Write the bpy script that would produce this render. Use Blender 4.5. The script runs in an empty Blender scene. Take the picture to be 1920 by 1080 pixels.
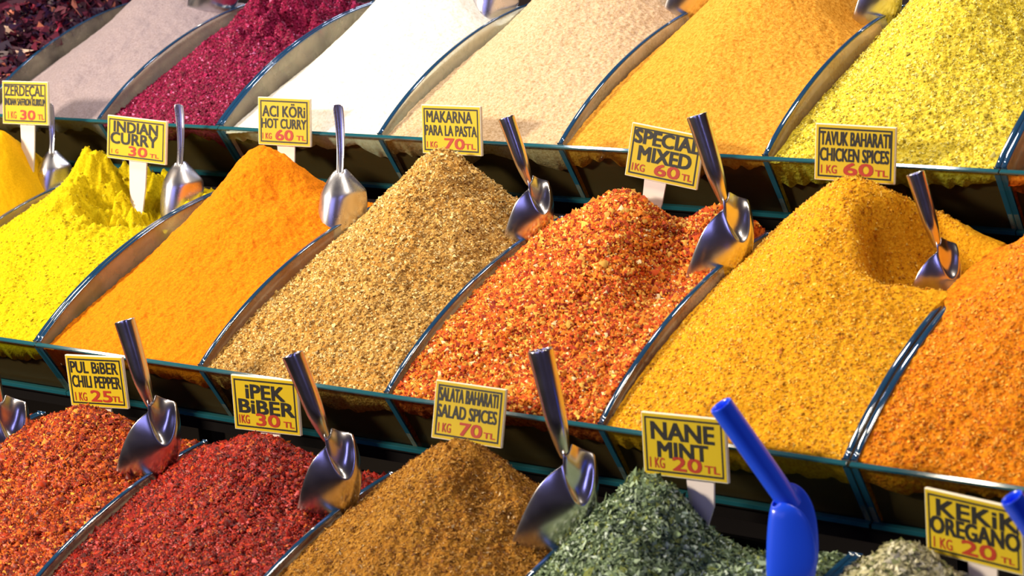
import bpy, math, random
import numpy as np
from mathutils import Vector, Matrix

# ------------------------------------------------------------------ camera, world, lights
U = 0.26            # width of one spice bin in metres; all layout numbers below are in bin widths
Z0 = 4.6            # height of the top tray's rail above the ground, in bin widths
RW = np.array([[0.8039617462836374, 0.5895636548949215, -0.077847333541397],
               [-0.08400612304169897, 0.2421856808202107, 0.9665862958355831],
               [0.5887176588179315, -0.7705587536538614, 0.24423497981112502]])
CW = np.array([7.329911518757384, -7.3767771331262075, 1.6935753445514705])
FPX = 4074.57
sc = bpy.context.scene
C = sc.collection
cam_d = bpy.data.cameras.new('camera')
cam = bpy.data.objects.new('camera', cam_d); C.objects.link(cam)
cam_d.sensor_width = 36.0
cam_d.lens = FPX / 1920 * 36.0
cam_d.clip_start = 0.05
m4 = np.eye(4); m4[:3, :3] = RW.T
m4[:3, 3] = (CW + [0, 0, Z0]) * U
cam.matrix_world = Matrix(m4.tolist())
sc.camera = cam
cam_d.dof.use_dof = True
cam_d.dof.focus_distance = 9.3 * U
cam_d.dof.aperture_fstop = 10

world = bpy.data.worlds.new('world'); sc.world = world
world.use_nodes = True
bg = world.node_tree.nodes['Background']
bg.inputs['Color'].default_value = (0.10, 0.08, 0.12, 1)
bg.inputs['Strength'].default_value = 0.28

def area(name, loc, target, size, size_y, power, color):
    l = bpy.data.lights.new(name, 'AREA'); l.shape = 'RECTANGLE'
    l.size = size * U; l.size_y = size_y * U; l.energy = power; l.color = color
    o = bpy.data.objects.new(name, l); C.objects.link(o)
    p = Vector([(loc[0]) * U, loc[1] * U, (loc[2] + Z0) * U]); t = Vector([target[0] * U, target[1] * U, (target[2] + Z0) * U])
    o.location = p
    o.rotation_euler = (t - p).to_track_quat('-Z', 'Y').to_euler()
    return o
WARM = (1.0, 0.86, 0.66)
COOL = (0.36, 0.36, 1.0)
# a row of lamps hung above the upper trays
for lx in (-3.6, -2.0, -0.4, 1.2, 2.8, 4.4, 6.0):
    area('lamp', (lx, -0.8, 3.2), (lx + 0.3, -0.6, 0), 0.55, 0.28, 2.3, WARM)
area('lamp', (-0.1, 1.1, 3.2), (0.3, 0.0, 0), 0.25, 0.3, 1.6, (0.9, 0.88, 1.0))
area('lamp', (1.9, 1.1, 3.2), (2.2, 0.0, 0), 0.6, 0.3, 3.2, (0.9, 0.88, 1.0))
area('hall_lamp', (-4.2, -7.5, 3.6), (1.5, -1.0, 0), 1.6, 1.0, 105, WARM)
# bluish daylight from the street side of the hall, behind the visitor
area('street_daylight', (2.5, -12.0, 3.2), (2.0, -1.0, 0), 6.0, 3.2, 8, COOL)
area('street_daylight', (9.5, -6.5, 3.5), (2.0, -1.0, 0), 0.9, 2.2, 3, COOL)
# tube lamps at the back of the stall
area('tube_lamp', (-4.5, 5.2, 3.0), (1.5, -1.0, 0), 2.4, 0.4, 4, (0.75, 0.8, 1.0))
area('tube_lamp', (0.2, 5.2, 2.4), (1.5, -1.0, 0), 1.6, 0.4, 4, (0.75, 0.8, 1.0))

vs = sc.view_settings
sc.display_settings.display_device = 'sRGB'
vs.view_transform = 'Standard'; vs.look = 'None'; vs.exposure = 0.0; vs.gamma = 1.0; vs.use_curve_mapping = False

# ------------------------------------------------------------------ helpers
rng = np.random.default_rng(7)
def tag(o, label=None, cat=None, group=None, kind=None):
    if label: o['label'] = label
    if cat: o['category'] = cat
    if group: o['group'] = group
    if kind: o['kind'] = kind
    return o
def W2M(P):
    P = np.asarray(P, float)
    return (P + [0, 0, Z0]) * U
def mesh_np(name, verts, faces, mat, parent=None, smooth=True, world_units=True):
    """verts in bin widths (world frame), faces: int array (n,3|4) or list"""
    v = W2M(verts) if world_units else np.asarray(verts, float)
    me = bpy.data.meshes.new(name)
    if isinstance(faces, np.ndarray):
        n, k = faces.shape
        me.vertices.add(len(v)); me.vertices.foreach_set('co', v.astype(np.float32).ravel())
        me.loops.add(n * k); me.loops.foreach_set('vertex_index', faces.astype(np.int32).ravel())
        me.polygons.add(n); me.polygons.foreach_set('loop_start', np.arange(0, n * k, k, dtype=np.int32))
        me.update(calc_edges=True)
    else:
        me.from_pydata([tuple(map(float, p)) for p in v], [], faces); me.update()
    if smooth: me.polygons.foreach_set('use_smooth', np.ones(len(me.polygons), dtype=bool))
    if mat: me.materials.append(mat)
    o = bpy.data.objects.new(name, me); C.objects.link(o)
    if parent is not None:
        o.parent = parent
        if parent.type == 'EMPTY' or parent.matrix_basis != Matrix(): o.matrix_parent_inverse = world_of(parent).inverted()
    return o
def world_of(o):
    m = o.matrix_basis.copy()
    if o.parent: m = world_of(o.parent) @ o.matrix_parent_inverse @ m
    return m
def empty(name, P):
    o = bpy.data.objects.new(name, None); C.objects.link(o); o.empty_display_size = 0.02
    o.location = Vector(W2M(P)); return o
def box_vf(x0, x1, y0, y1, z0, z1):
    v = [(x0,y0,z0),(x1,y0,z0),(x1,y1,z0),(x0,y1,z0),(x0,y0,z1),(x1,y0,z1),(x1,y1,z1),(x0,y1,z1)]
    f = [(0,3,2,1),(4,5,6,7),(0,1,5,4),(1,2,6,5),(2,3,7,6),(3,0,4,7)]
    return v, f
def extrude_profile(pts, x0, x1):
    """closed (y,z) outline extruded along x"""
    n = len(pts)
    v = [(x0, y, z) for y, z in pts] + [(x1, y, z) for y, z in pts]
    f = [tuple(range(n)), tuple(range(2*n-1, n-1, -1))]
    for i in range(n):
        j = (i + 1) % n; f.append((i, i + n, j + n, j))
    return v, f
def bevel(o, w, seg=2, ang=40):
    b = o.modifiers.new('bevel', 'BEVEL'); b.width = w; b.segments = seg; b.limit_method = 'ANGLE'; b.angle_limit = math.radians(ang)
def ray(px, py):
    return RW.T @ np.array([px - 960, 540 - py, -FPX])
def hit_y(px, py, Y):
    d = ray(px, py); return CW + (Y - CW[1]) / d[1] * d
def hit_x(px, py, X):
    d = ray(px, py); return CW + (X - CW[0]) / d[0] * d
def lattice(ix, iy, seed):
    h = (ix.astype(np.int64) * 374761393 + iy.astype(np.int64) * 668265263 + seed * 1442695041) & 0xffffffff
    h = ((h ^ (h >> 13)) * 1274126177) & 0xffffffff
    h = h ^ (h >> 16)
    return (h & 0xffff) / 32767.5 - 1.0
def vnoise(x, y, seed=0):
    ix = np.floor(x); iy = np.floor(y); fx = x - ix; fy = y - iy
    fx = fx*fx*(3-2*fx); fy = fy*fy*(3-2*fy)
    a = lattice(ix, iy, seed); b = lattice(ix+1, iy, seed); c = lattice(ix, iy+1, seed); d = lattice(ix+1, iy+1, seed)
    return (a*(1-fx)+b*fx)*(1-fy) + (c*(1-fx)+d*fx)*fy
def fbm(x, y, sc_, octv=3, seed=0):
    s = 0; a = 1.0
    for k in range(octv):
        s = s + a * vnoise(x*sc_, y*sc_, seed + 17*k); a *= 0.5; sc_ *= 2.03
    return s

# ------------------------------------------------------------------ materials
def new_mat(name):
    m = bpy.data.materials.new(name); m.use_nodes = True
    nt = m.node_tree; return m, nt, nt.nodes['Principled BSDF']
def node(nt, typ, **kw):
    n = nt.nodes.new(typ)
    for k, v in kw.items():
        if hasattr(n, k): setattr(n, k, v)
        else: n.inputs[k].default_value = v
    return n
def plain(name, col, rough=0.5, metal=0.0, **kw):
    m, nt, b = new_mat(name)
    b.inputs['Base Color'].default_value = (*col, 1); b.inputs['Roughness'].default_value = rough; b.inputs['Metallic'].default_value = metal
    for k, v in kw.items(): b.inputs[k].default_value = v
    return m
def spice_mat(name, cols, grain=420.0, bump=0.5, bdist=0.0012, rough=0.9, patch=None, contrast=0.16):
    """powder: three own colours mixed by grain noise, fine relief by bump"""
    m, nt, b = new_mat(name)
    tc = node(nt, 'ShaderNodeTexCoord')
    n1 = node(nt, 'ShaderNodeTexNoise', Scale=grain, Detail=3.0, Roughness=0.7)
    nt.links.new(tc.outputs['Object'], n1.inputs['Vector'])
    r = node(nt, 'ShaderNodeValToRGB')
    e = r.color_ramp.elements
    e[0].position = 0.5 - contrast; e[0].color = (*cols[0], 1)
    e[1].position = 0.5 + contrast; e[1].color = (*cols[2], 1)
    x = e.new(0.5); x.color = (*cols[1], 1)
    nt.links.new(n1.outputs['Fac'], r.inputs['Fac'])
    out = r.outputs['Color']
    if patch:
        n2 = node(nt, 'ShaderNodeTexNoise', Scale=patch[1], Detail=4.0, Roughness=0.6)
        nt.links.new(tc.outputs['Object'], n2.inputs['Vector'])
        r2 = node(nt, 'ShaderNodeValToRGB'); r2.color_ramp.elements[0].position = 0.45; r2.color_ramp.elements[1].position = 0.7
        nt.links.new(n2.outputs['Fac'], r2.inputs['Fac'])
        mx = node(nt, 'ShaderNodeMixRGB'); mx.inputs['Color2'].default_value = (*patch[0], 1)
        mul = node(nt, 'ShaderNodeMath', operation='MULTIPLY'); mul.inputs[1].default_value = patch[2]
        nt.links.new(r2.outputs['Color'], mul.inputs[0]); nt.links.new(mul.outputs[0], mx.inputs['Fac'])
        nt.links.new(out, mx.inputs['Color1']); out = mx.outputs['Color']
    nt.links.new(out, b.inputs['Base Color'])
    b.inputs['Roughness'].default_value = rough
    b.inputs['Specular IOR Level'].default_value = 0.15
    n3 = node(nt, 'ShaderNodeTexNoise', Scale=grain * 1.1, Detail=2.0, Roughness=0.6)
    nt.links.new(tc.outputs['Object'], n3.inputs['Vector'])
    bp = node(nt, 'ShaderNodeBump', Strength=bump, Distance=bdist)
    nt.links.new(n3.outputs['Fac'], bp.inputs['Height']); nt.links.new(bp.outputs['Normal'], b.inputs['Normal'])
    return m
def flake_mat(name, rough=0.5, spec=0.4):
    m, nt, b = new_mat(name)
    a = node(nt, 'ShaderNodeAttribute'); a.attribute_name = 'tint'
    nt.links.new(a.outputs['Color'], b.inputs['Base Color'])
    b.inputs['Roughness'].default_value = rough; b.inputs['Specular IOR Level'].default_value = spec
    return m
def glass_mat(name, tint, gloss=1.0, dust=0.0):
    m, nt, b = new_mat(name); nt.nodes.remove(b)
    t = node(nt, 'ShaderNodeBsdfTransparent'); t.inputs['Color'].default_value = (*tint, 1)
    g = node(nt, 'ShaderNodeBsdfGlossy'); g.inputs['Roughness'].default_value = 0.04
    f = node(nt, 'ShaderNodeFresnel')
    ge = node(nt, 'ShaderNodeNewGeometry'); io = node(nt, 'ShaderNodeMath', operation='MULTIPLY_ADD')   # same reflectance on both faces of the thin pane
    io.inputs[1].default_value = 1 / 1.45 - 1.45; io.inputs[2].default_value = 1.45
    nt.links.new(ge.outputs['Backfacing'], io.inputs[0]); nt.links.new(io.outputs[0], f.inputs['IOR'])
    mm = node(nt, 'ShaderNodeMath', operation='MULTIPLY'); mm.inputs[1].default_value = gloss
    mx = node(nt, 'ShaderNodeMixShader')
    nt.links.new(f.outputs[0], mm.inputs[0]); nt.links.new(mm.outputs[0], mx.inputs['Fac'])
    nt.links.new(t.outputs[0], mx.inputs[1]); nt.links.new(g.outputs[0], mx.inputs[2])
    out = mx.outputs[0]
    if dust:      # a film of pale spice dust clinging to the pane
        df = node(nt, 'ShaderNodeBsdfDiffuse'); df.inputs['Color'].default_value = (0.80, 0.70, 0.52, 1)
        tr = node(nt, 'ShaderNodeBsdfTranslucent'); tr.inputs['Color'].default_value = (0.80, 0.70, 0.52, 1)
        m1 = node(nt, 'ShaderNodeMixShader'); m1.inputs['Fac'].default_value = 0.5
        nt.links.new(df.outputs[0], m1.inputs[1]); nt.links.new(tr.outputs[0], m1.inputs[2])
        tc = node(nt, 'ShaderNodeTexCoord'); nz = node(nt, 'ShaderNodeTexNoise', Scale=22.0, Detail=5.0)
        nt.links.new(tc.outputs['Object'], nz.inputs['Vector'])
        mr = node(nt, 'ShaderNodeMapRange'); mr.inputs['From Min'].default_value = 0.35; mr.inputs['From Max'].default_value = 0.65
        mr.inputs['To Min'].default_value = dust * 0.5; mr.inputs['To Max'].default_value = dust * 1.5
        nt.links.new(nz.outputs['Fac'], mr.inputs['Value'])
        m2 = node(nt, 'ShaderNodeMixShader'); nt.links.new(mr.outputs[0], m2.inputs['Fac'])
        nt.links.new(out, m2.inputs[1]); nt.links.new(m1.outputs[0], m2.inputs[2]); out = m2.outputs[0]
    nt.links.new(out, nt.nodes['Material Output'].inputs['Surface'])
    return m
def steel_mat(name, col, rough, aniso=0.0, scratch=0.03):
    m, nt, b = new_mat(name)
    b.inputs['Base Color'].default_value = (*col, 1); b.inputs['Metallic'].default_value = 1.0
    tc = node(nt, 'ShaderNodeTexCoord')
    n = node(nt, 'ShaderNodeTexNoise', Scale=60.0, Detail=5.0)
    nt.links.new(tc.outputs['Object'], n.inputs['Vector'])
    mr = node(nt, 'ShaderNodeMapRange'); mr.inputs['To Min'].default_value = rough; mr.inputs['To Max'].default_value = rough + scratch * 4
    nt.links.new(n.outputs['Fac'], mr.inputs['Value']); nt.links.new(mr.outputs[0], b.inputs['Roughness'])
    return m
M_GLASS = glass_mat('dusty divider glass', (0.90, 0.95, 0.93), 1.0, 0.26)
M_PANEL = glass_mat('front glass', (0.80, 0.86, 0.82), 0.55)
M_SIDE = plain('glass edge blue', (0.02, 0.10, 0.18), 0.12, 0.0, **{'IOR': 1.6})
M_EDGE = plain('polished glass edge', (0.010, 0.05, 0.12), 0.06, 0.0, **{'IOR': 1.9, 'Specular IOR Level': 0.9})
M_RAIL = plain('glass edge teal', (0.012, 0.095, 0.125), 0.08, 0.0, **{'IOR': 1.7, 'Specular IOR Level': 0.8})
M_LINING = plain('dark brown lining', (0.09, 0.045, 0.012), 0.6)
M_BACK = plain('black board', (0.006, 0.005, 0.005), 0.9, 0.0, **{'Specular IOR Level': 0.05})
M_WOOD = plain('dark stand wood', (0.02, 0.012, 0.008), 0.6)
M_STEEL = steel_mat('stainless steel', (0.66, 0.64, 0.68), 0.15)
M_ALU = steel_mat('cast aluminium', (0.66, 0.66, 0.72), 0.22)
M_BLUE = plain('blue plastic', (0.012, 0.09, 1.0), 0.30, 0.0, **{'Coat Weight': 0.4, 'Coat Roughness': 0.1})
M_YEL = plain('sign yellow', (0.64, 0.47, 0.015), 0.35)
M_CREAM = plain('sign edge cream', (0.85, 0.80, 0.62), 0.5)
M_BLACK = plain('sign black print', (0.008, 0.008, 0.008), 0.5)
M_RED = plain('sign red print', (0.42, 0.03, 0.008), 0.5)
M_STAKE = plain('white plastic stake', (0.80, 0.72, 0.66), 0.5)

# ------------------------------------------------------------------ setting
th = math.radians(29); ct, st = math.cos(th), math.sin(th)
DS = 1.49067
PN = 0.29719
QC = (0.14114626, -0.30419214, 0.09031589, -0.03416008)
TIER = {'T': (0.0, 0.0), 'M': (-DS * ct, -DS * st), 'B': (-2 * DS * ct, -2 * DS * st)}
XOFF = {'T': 0.0, 'M': 0.0274, 'B': 1.07 - 1.0}
def curve_pts(s0=0.0, s1=1.27, n=40):
    s = np.linspace(s0, s1, n); q = QC[0]*s + QC[1]*s**2 + QC[2]*s**3 + QC[3]*s**4
    return s * ct - q * st, s * st + q * ct
CY, CZ = curve_pts(0, 1.5, 60)
def curve_z(y): return np.interp(y, CY, CZ)
BOT = (PN * st, -PN * ct)          # foot of the slanted front panel, relative to the rail
YB = 1.27                          # inside of the tray's back

v, f = box_vf(-30, 40, -30, 30, -Z0 - 0.2, -Z0)
o = mesh_np('floor', v, f, plain('floor tile', (0.035, 0.028, 0.02), 0.5), smooth=False); tag(o, kind='structure')
v, f = box_vf(-30, 40, 9.0, 9.3, -Z0, 8)
o = mesh_np('wall_back', v, f, plain('dark wall', (0.05, 0.035, 0.04), 0.8), smooth=False); tag(o, kind='structure')

# stepped stand that carries the trays
stand = empty('display_stand', (1.5, -1.5, -Z0))
tag(stand, 'dark stepped stand under the three rows of glass spice trays', 'stand')
for k in ('B', 'M', 'T'):
    y0, z0 = TIER[k]
    v, f = box_vf(-5.2, 8.2, y0 + BOT[0] + 0.02, y0 + 1.42, z0 + BOT[1] - 0.075, z0 + BOT[1] - 0.022)
    mesh_np('shelf_board', v, f, M_BACK, stand, smooth=False)
v, f = box_vf(-5.2, 8.2, TIER['B'][0] + 0.3, TIER['B'][0] + 0.36, -Z0, TIER['B'][1] + BOT[1] - 0.08)
mesh_np('front_board', v, f, M_WOOD, stand, smooth=False)
for x in (-5.2, -1.0, 3.5, 8.1):
    v, f = box_vf(x, x + 0.1, 0.6, 0.7, -Z0, BOT[1] - 0.08)
    mesh_np('leg', v, f, M_WOOD, stand, smooth=False)

# ------------------------------------------------------------------ glass trays
GT = 0.021       # glass thickness
def tray(tier, xs, label):
    """one glass unit; xs = x of its glass dividers (both end walls included)"""
    y0, z0 = TIER[tier]
    root = empty('glass_tray', ((xs[0] + xs[-1]) / 2, y0 + 0.7, z0 + BOT[1] - 0.02))
    tag(root, label, 'glass tray', 'glass trays of the spice stand')
    xa, xb = xs[0] - GT / 2, xs[-1] + GT / 2
    # front panel: slanted pane with polished top and bottom edges
    t = 0.016
    pr = [(y0, z0 - 0.002), (y0 + BOT[0], z0 + BOT[1]), (y0 + BOT[0] + t * ct, z0 + BOT[1] + t * st), (y0 + t * ct, z0 + t * st - 0.002)]
    v, f = extrude_profile(pr, xa, xb); mesh_np('front_panel', v, f, M_PANEL, root, smooth=False)
    w = 0.020; hh = 0.010
    pr = [(y0 - 0.002 + hh * st, z0 - hh * ct), (y0 - 0.002 + hh * st + w * ct, z0 - hh * ct + w * st), (y0 - 0.002 + w * ct, z0 + w * st), (y0 - 0.002, z0)]
    v, f = extrude_profile(pr, xa, xb); r = mesh_np('front_rail', v, f, M_RAIL, root, smooth=False); bevel(r, 0.0008)
    bx, bz = y0 + BOT[0], z0 + BOT[1]
    v, f = extrude_profile([(bx - 0.005, bz + 0.002), (bx - 0.001, bz - 0.014), (bx + 0.02, bz - 0.010), (bx + 0.016, bz + 0.008)], xa, xb)
    mesh_np('bottom_edge', v, f, M_RAIL, root, smooth=False)
    # lining board behind the glass, floor and back board
    a, b_ = 0.046, 0.060
    sl = 0.035 * math.tan(th)
    pr = [(y0 + a + sl, z0 - 0.035), (y0 + BOT[0] + a, z0 + BOT[1]), (y0 + BOT[0] + b_, z0 + BOT[1]), (y0 + b_ + sl, z0 - 0.035)]
    for i in range(len(xs) - 1):
        v, f = extrude_profile(pr, xs[i] + GT / 2 + 0.002, xs[i+1] - GT / 2 - 0.002); mesh_np('lining', v, f, M_LINING, root, smooth=False)
    v, f = box_vf(xa, xb, bx, y0 + YB + 0.02, bz - 0.02, bz - 0.002); mesh_np('tray_floor', v, f, M_BACK, root, smooth=False)
    v, f = box_vf(xa, xb, y0 + YB, y0 + YB + 0.02, bz, z0 + float(curve_z(YB)) - 0.02); mesh_np('back_board', v, f, M_BACK, root, smooth=False)
    cy, cz = curve_pts(0.02, 1.44, 44)
    k = cy <= YB - 0.002; cy, cz = cy[k], cz[k]
    for x in xs:
        d = GT / 2 - 0.001
        pr = [(y0 + a_, z0 + b2) for a_, b2 in zip(cy, cz - 0.004)] + [(y0 + YB - 0.002, bz), (bx + 0.018, bz), (y0 + 0.020, z0 - 0.01)]
        v, f = extrude_profile(pr, x - d, x + d)
        dv = mesh_np('divider', v, f, M_GLASS, root, smooth=False)
        # polished edge strip: up the front and along the curved top
        path = list(zip(cy, cz))
        path = np.array(path); tan = np.gradient(path, axis=0); tan /= np.linalg.norm(tan, axis=1)[:, None]
        nrm = np.stack([-tan[:, 1], tan[:, 0]], 1)
        out = path + nrm * 0.0035; inn = path - nrm * 0.0035
        n = len(path); e = GT / 2 + 0.0012; V = []
        for i in range(n):
            for (p, xx) in ((inn[i], -e), (out[i], -e), (out[i], e), (inn[i], e)): V.append((x + xx, y0 + p[0], z0 + p[1]))
        F = []
        for i in range(n - 1):
            for j in range(4): F.append((4*i + j, 4*i + (j+1) % 4, 4*i + 4 + (j+1) % 4, 4*i + 4 + j))
        F += [(0, 1, 2, 3), (4*n-1, 4*n-2, 4*n-3, 4*n-4)]
        es = mesh_np('polished_edge', V, F, M_EDGE, dv, smooth=True)
        bevel(es, 0.0008)
        q = [(y0 + 0.0165, z0 - 0.016), (bx + 0.0185, bz + 0.004), (bx + 0.026, bz + 0.004), (y0 + 0.024, z0 - 0.016)]
        v, f = extrude_profile(q, x - e, x + e); mesh_np('front_edge', v, f, M_SIDE, dv, smooth=False)
    return root
G2 = 0.020
tray('T', [-4.5, -3.5, -2.62, -1.744, -0.836, 0.0 - G2 * 0.62], 'glass tray at the left end of the top row, holding grey powder and sumac')
tray('T', [0.0 + G2 * 0.62, 1.0, 2.0, 3.0, 4.0 - G2 * 0.62], 'glass tray in the top row holding white, beige, orange-tan and speckled yellow powders')
tray('T', [4.0 + G2 * 0.62, 5.0, 6.0], 'glass tray at the right end of the top row, mostly outside the frame')
m0 = XOFF['M']
tray('M', [m0 - 4, m0 - 3, m0 - 2, m0 - 1, m0 - G2 * 0.62], 'glass tray at the left end of the middle row, holding the two yellow curry powders')
tray('M', [m0 + G2 * 0.62, m0 + 1, m0 + 2, m0 + 3, m0 + 4 - G2 * 0.8], 'glass tray in the middle row holding orange, tan, red flaked and mustard coloured spices')
tray('M', [m0 + 4 + G2 * 0.8, m0 + 5, m0 + 6], 'glass tray at the right end of the middle row behind the blue scoops')
b0 = XOFF['B']
tray('B', [b0 - 2, b0 - 1, b0 - G2 * 0.62], 'glass tray at the left end of the bottom row, only its corner in view')
tray('B', [b0 + G2 * 0.62, b0 + 1, b0 + 2, b0 + 3, b0 + 4 - G2 * 0.62], 'glass tray in the bottom row holding chilli flakes, brown salad spice and green mint')
tray('B', [b0 + 4 + G2 * 0.62, b0 + 5, b0 + 6], 'glass tray at the right end of the bottom row holding pale oregano')

# ------------------------------------------------------------------ spice mounds
class Mound:
    def __init__(s, tier, xl, xr, peak_px, yp=1.06, dl=0.06, dr=0.012, feats=(), zp=None, rough=0.012, fine=0.004, fsc=70, band=0.10, seed=0, sharp=1.0, over=0.0, ext=(0.0, 0.0)):
        s.tier = tier; s.y0, s.z0 = TIER[tier]; s.xl, s.xr = xl, xr
        if peak_px:
            p = hit_y(*peak_px, s.y0 + yp); s.xp = p[0]; s.zp = p[2] - s.z0
            s.xp = min(max(s.xp, xl + 0.25), xr - 0.25)
        else: s.xp = (xl + xr) / 2; s.zp = zp
        s.yp = yp; s.dl, s.dr = dl, dr; s.rough, s.fine, s.fsc = rough, fine, fsc; s.band = band; s.seed = seed; s.sharp = sharp; s.over = over; s.ext = ext
        s.feats = []
        for ft in feats:      # (kind, px, py, ...): pixel of the photograph found on the mound's own surface
            if ft[0][0] == '@': s.feats.append((ft[0][1:],) + tuple(ft[1:])); continue
            P = s.find(ft[1], ft[2]); s.feats.append((ft[0], P[0], P[1] - s.y0) + tuple(ft[3:]))
    def base(s, x, y):
        half = np.where(x < s.xp, s.xp - s.xl, s.xr - s.xp)
        t = np.clip((x - s.xp) / half, -1, 1)
        a = np.sqrt(t*t + 0.05) - math.sqrt(0.05); g = a / (math.sqrt(1.05) - math.sqrt(0.05))
        yy = np.clip(y / s.yp, 0, 1)
        arch = np.sin(np.clip(y / 1.2, 0, 1) * math.pi) ** 0.8
        wl = np.clip(0.5 - t, 0, 1)
        ze = curve_z(y) - (0.010 + (s.dl * wl + s.dr * (1 - wl)) * (0.25 + 0.75 * arch))
        ze = ze + s.over * np.clip((y - 0.66) / 0.15, 0, 1) * (np.clip(1 - wl, 0, 1) if s.ext[1] else np.clip(wl, 0, 1))
        up = -0.012 + (s.zp + 0.012) * yy ** s.sharp
        dy = np.maximum(y - s.yp, 0)
        zc = up - 1.15 * (np.sqrt(dy*dy + 0.0016) - 0.04)
        rn = np.sqrt((y - s.yp)**2 + 0.0008)
        zc = np.minimum(zc, s.zp - 0.25 * rn)
        zc = np.maximum(zc, ze + 0.0)
        return ze + (zc - ze) * (1 - g)
    def height(s, x, y, detail=True):
        z = s.base(x, y)
        for ft in s.feats:
            k, fx, fy = ft[:3]
            if k == 'dent':          # r, depth
                r, d = ft[3:5]; z = z - d * np.exp(-((x-fx)**2 + (y-fy)**2) / (r*r))
            elif k == 'oval':        # rx, ry, depth, angle
                rx, ry, d, an = ft[3:7]; c_, s_ = math.cos(an), math.sin(an)
                u = ((x-fx)*c_ + (y-fy)*s_) / rx; w = (-(x-fx)*s_ + (y-fy)*c_) / ry
                z = z - d * np.exp(-(u*u + w*w))
            elif k == 'pit':         # rx, ry, depth: steep walled hole
                rx, ry, d = ft[3:6]
                wob = 1 + 0.10 * vnoise(x*9, y*9, s.seed+5)
                q = np.sqrt(((x-fx)/rx)**2 + ((y-fy)/ry)**2) * wob
                z = z - d * (1 - 1/(1 + np.exp(-(q - 1) * -9))) if False else z - d / (1 + np.exp(np.clip((q - 1) * 13, -30, 30)))
            elif k == 'lump':        # r, amplitude, scale
                r, a, sc_ = ft[3:6]; m = np.exp(-(((x-fx)**2 + (y-fy)**2) / (r*r))**1.5)
                z = z + a * m * (np.abs(fbm(x, y, sc_, 3, s.seed+9)) * 1.6 - 0.6)
            elif k == 'groove':      # angle in xy, width, depth, length
                an, wd, d, ln = ft[3:7]; c_, s_ = math.cos(an), math.sin(an)
                u = (x-fx)*c_ + (y-fy)*s_; w = -(x-fx)*s_ + (y-fy)*c_
                z = z - d * np.exp(-(w/wd)**2) * np.exp(-(u/ln)**4)
        if detail:
            e = np.minimum(np.clip((x - s.xl) / 0.1, 0, 1), np.clip((s.xr - x) / 0.1, 0, 1)) * np.clip(y / 0.1, 0.15, 1)
            z = z + s.rough * e * fbm(x, y, 6, 3, s.seed) + s.rough * 0.35 * (0.3 + 0.7*e) * fbm(x, y, 24, 2, s.seed+3)
            z = z + s.fine * fbm(x, y, s.fsc, 2, s.seed + 31)
        return z
    def find(s, px, py):
        d = ray(px, py); best = None
        t0 = (s.y0 - 0.3 - CW[1]) / d[1]; t1 = (s.y0 + 1.3 - CW[1]) / d[1]
        t = np.linspace(t0, t1, 1600); P = CW[None] + t[:, None] * d[None]
        inside = (P[:, 1] > s.y0) & (P[:, 0] > s.xl) & (P[:, 0] < s.xr)
        h = s.height(P[:, 0], P[:, 1] - s.y0, False) + s.z0
        k = np.where(inside & (P[:, 2] < h))[0]
        if len(k): return P[k[0]]
        g = np.where(inside, P[:, 2] - h, 9); return P[int(np.argmin(g))]
    def build(s, mat, label, nx=190, ny=260):
        xa, xb = s.xl, s.xr
        gx = np.linspace(xa, xb, nx); gy = np.concatenate([np.linspace(0.026, YB - 0.004, ny)])
        X, Y = np.meshgrid(gx, gy)
        w_ = np.clip((Y - 0.70 + 0.03 * vnoise(Y*25, Y*0, s.seed)) / 0.05, 0, 1); tx_ = (X - xa) / (xb - xa)
        Z = s.height(X, Y); X = X + w_ * (s.ext[1] * np.clip(tx_*6-5, 0, 1) - s.ext[0] * np.clip(1 - tx_*6, 0, 1))
        V = np.stack([X, Y + s.y0, Z + s.z0], -1).reshape(-1, 3)
        idx = np.arange(nx * ny).reshape(ny, nx)
        F = [np.stack([idx[:-1, :-1], idx[:-1, 1:], idx[1:, 1:], idx[1:, :-1]], -1).reshape(-1, 4)]
        def skirt(top, low, flip=False):
            nonlocal V
            n0 = len(V); V = np.concatenate([V, low]); li = np.arange(n0, n0 + len(low))
            q = np.stack([top[:-1], li[:-1], li[1:], top[1:]], -1)
            F.append(q[:, ::-1] if flip else q); return li
        # front: spice pressed against the glass, uneven lower margin
        P0 = V[idx[0]].copy()
        d = s.band * (1 + 0.5 * vnoise(gx*5, gx*0, s.seed+50) + 0.16 * vnoise(gx*30, gx*0, s.seed+51))
        d = np.clip(d, 0.01, 0.26)
        L1 = np.stack([gx, np.full(nx, s.y0 + 0.022) + 0.02 * st, np.full(nx, s.z0 - 0.02 * ct)], -1)
        a = skirt(idx[0], L1)
        L2 = np.stack([gx, s.y0 + 0.022 + d * st, s.z0 - d * ct], -1); b = skirt(a, L2)
        L3 = L2 + [0, 0.016, 0.002]; skirt(b, L3)
        # sides and back reach down inside the tray
        for col, fl in ((idx[:, 0], True), (idx[:, -1], False)):
            top = V[col].copy(); yl = top[:, 1] - s.y0
            lo = np.maximum(top[:, 2] - 0.4, s.z0 - np.maximum(yl - 0.022, 0.0) / math.tan(th))
            lo = np.maximum(lo, s.z0 + BOT[1] + 0.004); lo = np.minimum(lo, top[:, 2] - 0.002)
            low = top.copy(); low[:, 2] = lo; skirt(col, low, fl)
        top = V[idx[-1]].copy(); low = top.copy(); low[:, 2] = np.maximum(top[:, 2] - 0.45, s.z0 + BOT[1] + 0.01); skirt(idx[-1], low, True)
        o = mesh_np('spice_mound', V, np.concatenate(F), mat)
        tag(o, label, 'spice'); s.obj = o; s.grid = (gx, gy, Z)
        return o
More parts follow.
